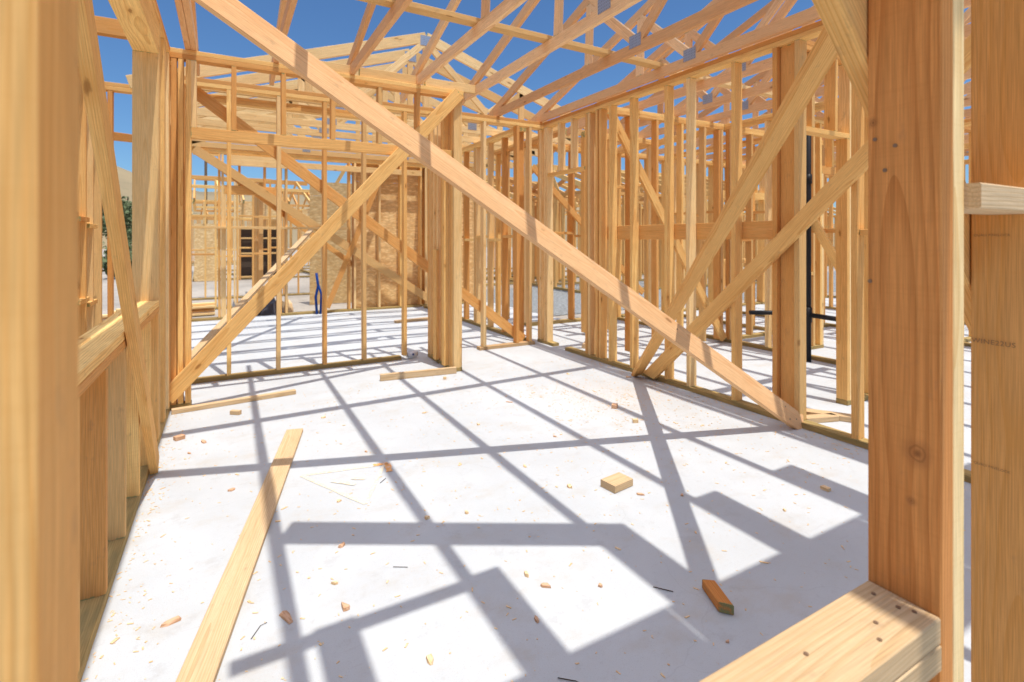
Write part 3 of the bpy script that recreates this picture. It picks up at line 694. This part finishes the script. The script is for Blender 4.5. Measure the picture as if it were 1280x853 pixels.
# nails / bent wires on slab
def rod(name, label, pts, r, mat, cat, n=6):
    vs, fs = [], []
    pts = [Vector(p) for p in pts]
    for i, p in enumerate(pts):
        d = (pts[min(i + 1, len(pts) - 1)] - pts[max(i - 1, 0)]).normalized(); u = d.orthogonal().normalized(); w = d.cross(u)
        for k in range(n): a = k / n * math.tau; vs.append(p + (u * math.cos(a) + w * math.sin(a)) * r)
    for i in range(len(pts) - 1):
        for k in range(n): k2 = (k + 1) % n; fs.append((i * n + k, i * n + k2, (i + 1) * n + k2, (i + 1) * n + k))
    fs.append(tuple(range(n - 1, -1, -1))); fs.append(tuple((len(pts) - 1) * n + k for k in range(n)))
    o = pmesh(name, vs, fs, mat)
    for p in o.data.polygons: p.use_smooth = True
    if label: tag(o, label, cat)
    return o
rod('nail', 'dark nail lying in the shade left of the reddish offcut', [(1.40, 1.43, .003), (1.445, 1.375, .003)], .0016, STEEL, 'nail')
rod('nail', 'bent nail lying in the lower centre shade', [(.86, 1.27, .004), (.90, 1.235, .004), (.91, 1.22, .004)], .0016, STEEL, 'nail')
rod('nail', 'bent wire beside the long loose board', [(.07, 1.88, .003), (.10, 1.93, .003), (.12, 1.935, .003)], .0011, STEEL, 'nail')
rod('nail', 'thin nail next to the painted triangle on the slab', [(.72, 2.75, .003), (.76, 2.79, .003)], .0015, STEEL, 'nail')
rod('nail', 'grey nail below the wide shadow band', [(.58, 2.02, .003), (.63, 1.99, .003)], .0011, STEEL, 'nail')
# spray painted triangle
def stripe(pts, w, z):
    vs, fs = [], []
    for (a, b_) in pts:
        a = Vector((*a, z)); b_ = Vector((*b_, z)); d = (b_ - a).normalized(); nn = Vector((-d.y, d.x, 0)) * w / 2; k = len(vs)
        m_ = 6
        for i in range(m_ + 1):
            q = a.lerp(b_, i / m_); j = rnd.uniform(.75, 1.25); vs += [q - nn * j, q + nn * j]
        for i in range(m_): fs.append((k + 2 * i, k + 2 * i + 2, k + 2 * i + 3, k + 2 * i + 1))
    return vs, fs
t = thing('paint_mark', 'faint yellow spray painted triangle on the slab, its tip orange in a shadow line', 'paint mark', (.66, 2.9, .0))
A_, B_, C_ = (.36, 3.05), (.80, 2.97), (.60, 2.57)
v, f = stripe([(A_, B_)], .022, .0016); o = pmesh('stroke', [Vector(q) - Vector(t.location) for q in v], f, PAINT, t)
v, f = stripe([(A_, C_)], .022, .0020); o = pmesh('stroke', [Vector(q) - Vector(t.location) for q in v], f, PAINT, t)
v, f = stripe([(C_, B_)], .016, .0024); o = pmesh('stroke', [Vector(q) - Vector(t.location) for q in v], f, PAINT, t)
v, f = stripe([((.50, 2.90), (.60, 2.80)), ((.60, 2.88), (.66, 2.84))], .03, .0028); o = pmesh('stroke', [Vector(q) - Vector(t.location) for q in v], f, PAINT, t)
v, f = stripe([((.74, 2.985), (.82, 2.97)), ((.82, 2.97), (.80, 2.86))], .03, .0032); o = pmesh('stroke', [Vector(q) - Vector(t.location) for q in v], f, PAINT_SHADE, t)
# small label roll lying on closet plate
t = thing('label_roll', 'small white roll with a blue mark on the closet plate end', 'roll', (1.79, 5.50, .0))
rod('roll', None, [(1.73, 5.46, .045), (1.84, 5.49, .045)], .032, simple('roll_white', (.75, .77, .8)), None, 14)
ro = bpy.data.objects['roll']; ro.parent = t; ro.matrix_parent_inverse = Matrix.Translation(-Vector(t.location))
disk('mark', (1.785, 5.4425, .049), (.2, -1, .1), .012, t, BLUE)
for (x, y, lab) in ((1.72, 4.86, 'blue chalk smear on the slab by the closet post'), (3.98, 2.75, 'light blue wrapper scrap on the slab behind the right wall')):
    chunk('plastic_scrap', lab, x, y, .14, .03, .003, .1, BLUEL, 'plastic scrap', jag=.3)

# ------------------------------------------------------------------ black drain pipe behind the right wall
def tube_part(name, pts, r, mat, parent, n=14):
    o = rod(name, None, [Vector(p) - Vector(parent.location) for p in pts], r, mat, None, n); o.parent = parent; return o
t = thing('drain_pipe', 'black plastic vent pipe standing behind the triple post with side arms', 'pipe', (5.30, 3.27, 0))
tube_part('riser', [(5.44, 3.27, -.02), (5.44, 3.27, 3.1)], .026, ABS, t)
tube_part('arm', [(5.44, 3.27, .50), (5.46, 2.98, .49), (5.47, 2.62, .47)], .026, ABS, t)
tube_part('arm', [(4.86, 3.55, .53), (5.42, 3.29, .52)], .024, ABS, t)
tube_part('coupling', [(5.44, 3.27, .42), (5.44, 3.27, .58)], .034, ABS, t)
tube_part('coupling', [(5.44, 3.27, 1.9), (5.44, 3.27, 2.0)], .034, ABS, t)
# blue tube standing at the rear wing
t = thing('water_tube', 'bright blue tubing rising from the slab edge at the rear wing', 'tube', (1.36, 9.52, 0))
tube_part('tube', [(1.38, 9.50, 0), (1.36, 9.5, .3), (1.40, 9.5, .5), (1.37, 9.5, .72)], .022, BLUE, t)
tube_part('tube', [(1.44, 9.50, 0), (1.45, 9.5, .35), (1.41, 9.5, .5)], .018, BLUE, t)
# debris pile beyond the rear wing
rr = random.Random(3)
t = thing('rubble_pile', 'dark pile of torn sheeting and offcuts outside the rear wing', 'rubble', (.45, 10.3, -.15))
for i in range(9):
    x, y = rr.uniform(-.5, .6), rr.uniform(-.3, .3); s = rr.uniform(.12, .28)
    vs = []; 
    for k in range(8):
        a = k / 8 * math.tau; vs.append((x + math.cos(a) * s * rr.uniform(.6, 1.2), y + math.sin(a) * s * rr.uniform(.6, 1.2), rr.uniform(0, .1)))
    for k in range(8):
        a = k / 8 * math.tau; vs.append((x + math.cos(a) * s * .5 * rr.uniform(.6, 1.2), y + math.sin(a) * s * .5, rr.uniform(.15, .42)))
    pmesh('scrap', vs, [(k, (k + 1) % 8, 8 + (k + 1) % 8, 8 + k) for k in range(8)] + [tuple(range(8, 16))], rr.choice((TARP, TARP, GREY, CHIPP)), t)

# ------------------------------------------------------------------ far framed houses, scrub, trees
def far_board(name, parent, a, b, wv, w, t_, mat): return board(name, a, b, wv, w, t_, parent, mat)
def frame_house(label, cx, cy, w, d, rz=0., sheath=False, step=.45, storeys=1):
    t = thing('framed_house', label, 'house frame', (cx, cy, -.15), None, rz)
    loc = Vector(t.location)
    def A(x, y, z): return Vector((x, y, z)) + loc
    smesh = None
    for lv in range(storeys):
        zb = lv * 2.9
        for (axis, c, a0, a1) in (('X', -d / 2, -w / 2, w / 2), ('X', d / 2, -w / 2, w / 2), ('Y', -w / 2, -d / 2, d / 2), ('Y', w / 2, -d / 2, d / 2), ('X', 0, -w / 2, w / 2)):
            f = (lambda u, z, c=c: A(u, c, z)) if axis == 'X' else (lambda u, z, c=c: A(c, u, z))
            wv = (0, 1, 0) if axis == 'X' else (1, 0, 0)
            board('sole_plate', f(a0, .04 + zb), f(a1, .04 + zb), wv, .1, .06, t, PT)
            board('top_plate', f(a0, 2.74 + zb), f(a1, 2.74 + zb), wv, .1, .08, t)
            if sheath: continue
            u = a0 + .05
            while u < a1 and len(t.children) < 100:
                if smesh is None:
                    so = board('stud', f(u, .07), f(u, 2.7), wv, .1, .05, t); smesh = so.data; s0 = f(u, 0)
                else:
                    so = bpy.data.objects.new('stud', smesh); col.objects.link(so); so.parent = t
                    so.location = f(u, zb) - s0
                u += step * rnd.choice((.5, 1, 1, 1))
            if sheath: pass
    if sheath:
        for i, (x0, x1, z0, z1) in enumerate(((-w / 2, -w / 3.2, 0, 2.0), (w / 3, w / 2, .6, 2.6), (-w / 6, w / 6, 2.2, 2.8 * storeys))):
            y = -d / 2 - .06
            pmesh('wall_sheet', [(x0, y, z0), (x1, y, z0), (x1, y, z1), (x0, y, z1), (x0, y + .02, z0), (x1, y + .02, z0), (x1, y + .02, z1), (x0, y + .02, z1)],
                  [(0, 1, 2, 3), (7, 6, 5, 4), (0, 4, 5, 1), (1, 5, 6, 2), (2, 6, 7, 3), (3, 7, 4, 0)], OSB, t)
        for x in (-w / 6, -w / 18, w / 18, w / 6): board('stud', A(x, -d / 2 - .03, 0), A(x, -d / 2 - .03, 1.9), (0, 1, 0), .1, .06, t)
        a = -w / 6 + .04; bb_ = w / 6 - .04; yy = -d / 2 + .15
        pmesh('room_shade_sheet', [(a, yy, .05), (bb_, yy, .05), (bb_, yy, 1.85), (a, yy, 1.85)], [(0, 1, 2, 3)], ROOM_SHADE, t)  # dark sheet filling the opening, coloured as the shaded room behind
        for zz in (.1, .95, 1.5, 1.85): board('window_frame', A(-w / 6, -d / 2 - .03, zz), A(w / 6, -d / 2 - .03, zz), (0, 0, 1), .06, .08, t, WOODP)
        for i in range(7):
            for (z0, z1) in ((2.0, 2.75),):
                x = -w / 2 + (i + .5) * w / 7; board('cripple', A(x, -d / 2 - .09, z0), A(x, -d / 2 - .09, z1), (0, 1, 0), .05, .08, t, WOODP)
    top = 2.8 * storeys + .1
    k = 0; x = -w / 2
    while x <= w / 2 + .01:
        board('rafter', A(x, -d / 2 - .4, top - .1), A(x, 0, top + d / 6), (0, 0, 1), .14, .05, t)
        board('rafter', A(x, d / 2 + .4, top - .1), A(x, 0, top + d / 6), (0, 0, 1), .14, .05, t)
        if k % 2 == 0: board('web', A(x, -d / 4, top), A(x, -d / 6, top + d / 9), (0, 1, 0), .1, .05, t)
        x += .75; k += 1
    board('ridge_board', A(-w / 2, 0, top + d / 6), A(w / 2, 0, top + d / 6), (0, 0, 1), .18, .05, t)
    return t
frame_house('distant framed house with strand board front seen through the closet opening', 1.0, 24, 4.2, 6, .04, sheath=True)
frame_house('distant open house frame across the grey yard, seen past the corner post', 13.5, 19, 10, 6, -.1)
frame_house('distant open house frame behind the strand board house at the far left', -.2, 36, 5, 5, .1)
frame_house('near open house frame just across the yard, seen through the right rooms', 12.5, 13.5, 8, 5, -.05)
frame_house('open house frame across the yard behind the closet end post', 6.8, 17, 7, 5, .05)
frame_house('distant open house frame far to the right behind the rear rooms', 26, 20, 10, 6, -.3)
frame_house('distant open house frame straight behind the rear wing', 5.5, 27, 7, 5, 0)

def shrub(name, label, x, y, z, w, h, n, seed, cat, trunk=False, group=None):
    r_ = random.Random(seed); t = thing(name, label, cat, (x, y, z), group)
    if trunk:
        vs, fs = [], []
        rings = [(0, .09), (.3, .07), (.6, .05), (.85, .02)]
        for (q, rad) in rings:
            for k in range(8): a = k / 8 * math.tau; vs.append((math.cos(a) * rad * h / 3 + .05 * h * q * q, math.sin(a) * rad * h / 3, q * h))
        for i in range(3):
            for k in range(8): k2 = (k + 1) % 8; fs.append((i * 8 + k, i * 8 + k2, (i + 1) * 8 + k2, (i + 1) * 8 + k))
        pmesh('trunk', vs, fs, TRUNK, t)
    cl = [(r_.uniform(-.6, .6) * w / 2, r_.uniform(-.6, .6) * w / 2, h * r_.uniform(.3 if not trunk else .45, .82), r_.uniform(.25, .5) * w / 2) for _ in range(9)]
    vs, fs = [], []
    for i in range(n):
        cx, cy, cz, cr = r_.choice(cl); u = Vector((r_.gauss(0, 1), r_.gauss(0, 1), r_.gauss(0, .8))).normalized() * cr * r_.random() ** .4
        p = Vector((cx, cy, cz)) + u; s = r_.uniform(.05, .13) * max(1, w / 4)
        a = Vector((r_.gauss(0, 1), r_.gauss(0, 1), r_.gauss(0, 1))).normalized(); bb = a.orthogonal().normalized(); k = len(vs)
        vs += [p + a * s, p + bb * s * .6, p - a * s, p - bb * s * .6]; fs.append((k, k + 1, k + 2, k + 3))
    pmesh('crown', vs, fs, LEAF, t)
    return t
for i, (x, y, w, h, lab) in enumerate(((-6.15, 44, 5, 5.2, 'dense dark green tree seen past the left window jamb'), (-8.6, 47, 6, 5.4, 'broad green tree left of the dense one beyond the window'),
        (-5.0, 41, 3.5, 2.6, 'low green bush right of the trees beyond the window'), (-4.3, 30, 2.0, 1.1, 'small pale green scrub bush on the open ground past the window'),
        (-3.3, 24, 1.6, .8, 'nearest low scrub bush on the ground past the window'))):
    shrub('tree' if h > 3 else 'bush', lab, x, y, -.16, w, h, 2600 if h > 3 else 1200, 10 + i, 'tree' if h > 3 else 'bush', h > 3)
t = thing('utility_pole', 'thin dark utility pole behind the distant house, left of its roof', 'pole', (-1.15, 38, -.16))
tube_part('pole', [(-1.15, 38, -.16), (-1.15, 38, 7.3)], .08, TRUNK, t, 8)
board('crossarm', (-1.85, 38, 6.7), (-.45, 38, 6.7), (0, 0, 1), .12, .1, t, WOOD)

# ------------------------------------------------------------------ camera
cam = bpy.data.cameras.new('camera'); co = bpy.data.objects.new('camera', cam); col.objects.link(co)
co.location = (0, 0, 1.306)
co.rotation_euler = (R(90), 0, R(-29.03))
cam.sensor_width = 36; cam.lens = 36 * 643 / 1280
cam.shift_y = -(426.5 - 299.5) / 1280
cam.clip_start = .02; cam.clip_end = 5000
cam.dof.use_dof = True; cam.dof.focus_distance = 1.7; cam.dof.aperture_fstop = 4.2
scene.camera = co

# ------------------------------------------------------------------ light
sd = Vector((.060, -.26, 1)).normalized()
sun = bpy.data.lights.new('sun', 'SUN'); so = bpy.data.objects.new('sun', sun); col.objects.link(so)
sun.energy = 4.4; sun.angle = R(.53); sun.color = (1, .955, .88)
so.rotation_euler = sd.to_track_quat('Z', 'Y').to_euler(); so.location = (0, 0, 30)
w = bpy.data.worlds.new('World'); scene.world = w; w.use_nodes = True
nt = w.node_tree; bg = nt.nodes['Background']
sky = nt.nodes.new('ShaderNodeTexSky'); sky.sky_type = 'NISHITA'; sky.sun_disc = False
sky.sun_elevation = math.asin(sd.z); sky.sun_rotation = math.atan2(sd.x, sd.y)
sky.air_density = 1.0; sky.dust_density = .3; sky.ozone_density = 1.5
# clear deep blue low down, white glow added overhead to lift shadow fill
gm = nt.nodes.new('ShaderNodeMix'); gm.data_type = 'RGBA'; gm.blend_type = 'MULTIPLY'; gm.inputs[0].default_value = 1
nt.links.new(sky.outputs[0], gm.inputs[6]); gm.inputs[7].default_value = (.44, .64, .84, 1)
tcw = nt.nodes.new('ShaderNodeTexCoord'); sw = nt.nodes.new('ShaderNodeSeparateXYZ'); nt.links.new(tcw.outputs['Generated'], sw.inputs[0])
zenith_fill = smooth(nt, sw.outputs[2], .50, .95, 0, 1)
add = mix(nt, zenith_fill, (0., 0., 0.), (9.0, 9.6, 10.3))
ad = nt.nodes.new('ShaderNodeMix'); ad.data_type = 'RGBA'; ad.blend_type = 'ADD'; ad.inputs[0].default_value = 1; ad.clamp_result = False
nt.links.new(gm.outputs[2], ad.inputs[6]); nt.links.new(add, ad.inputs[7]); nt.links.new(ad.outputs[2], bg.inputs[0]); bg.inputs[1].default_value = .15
scene.view_settings.view_transform = 'Standard'; scene.view_settings.look = 'None'
scene.view_settings.exposure = 0; scene.view_settings.gamma = 1
scene.cycles.max_bounces = 10; scene.cycles.diffuse_bounces = 6
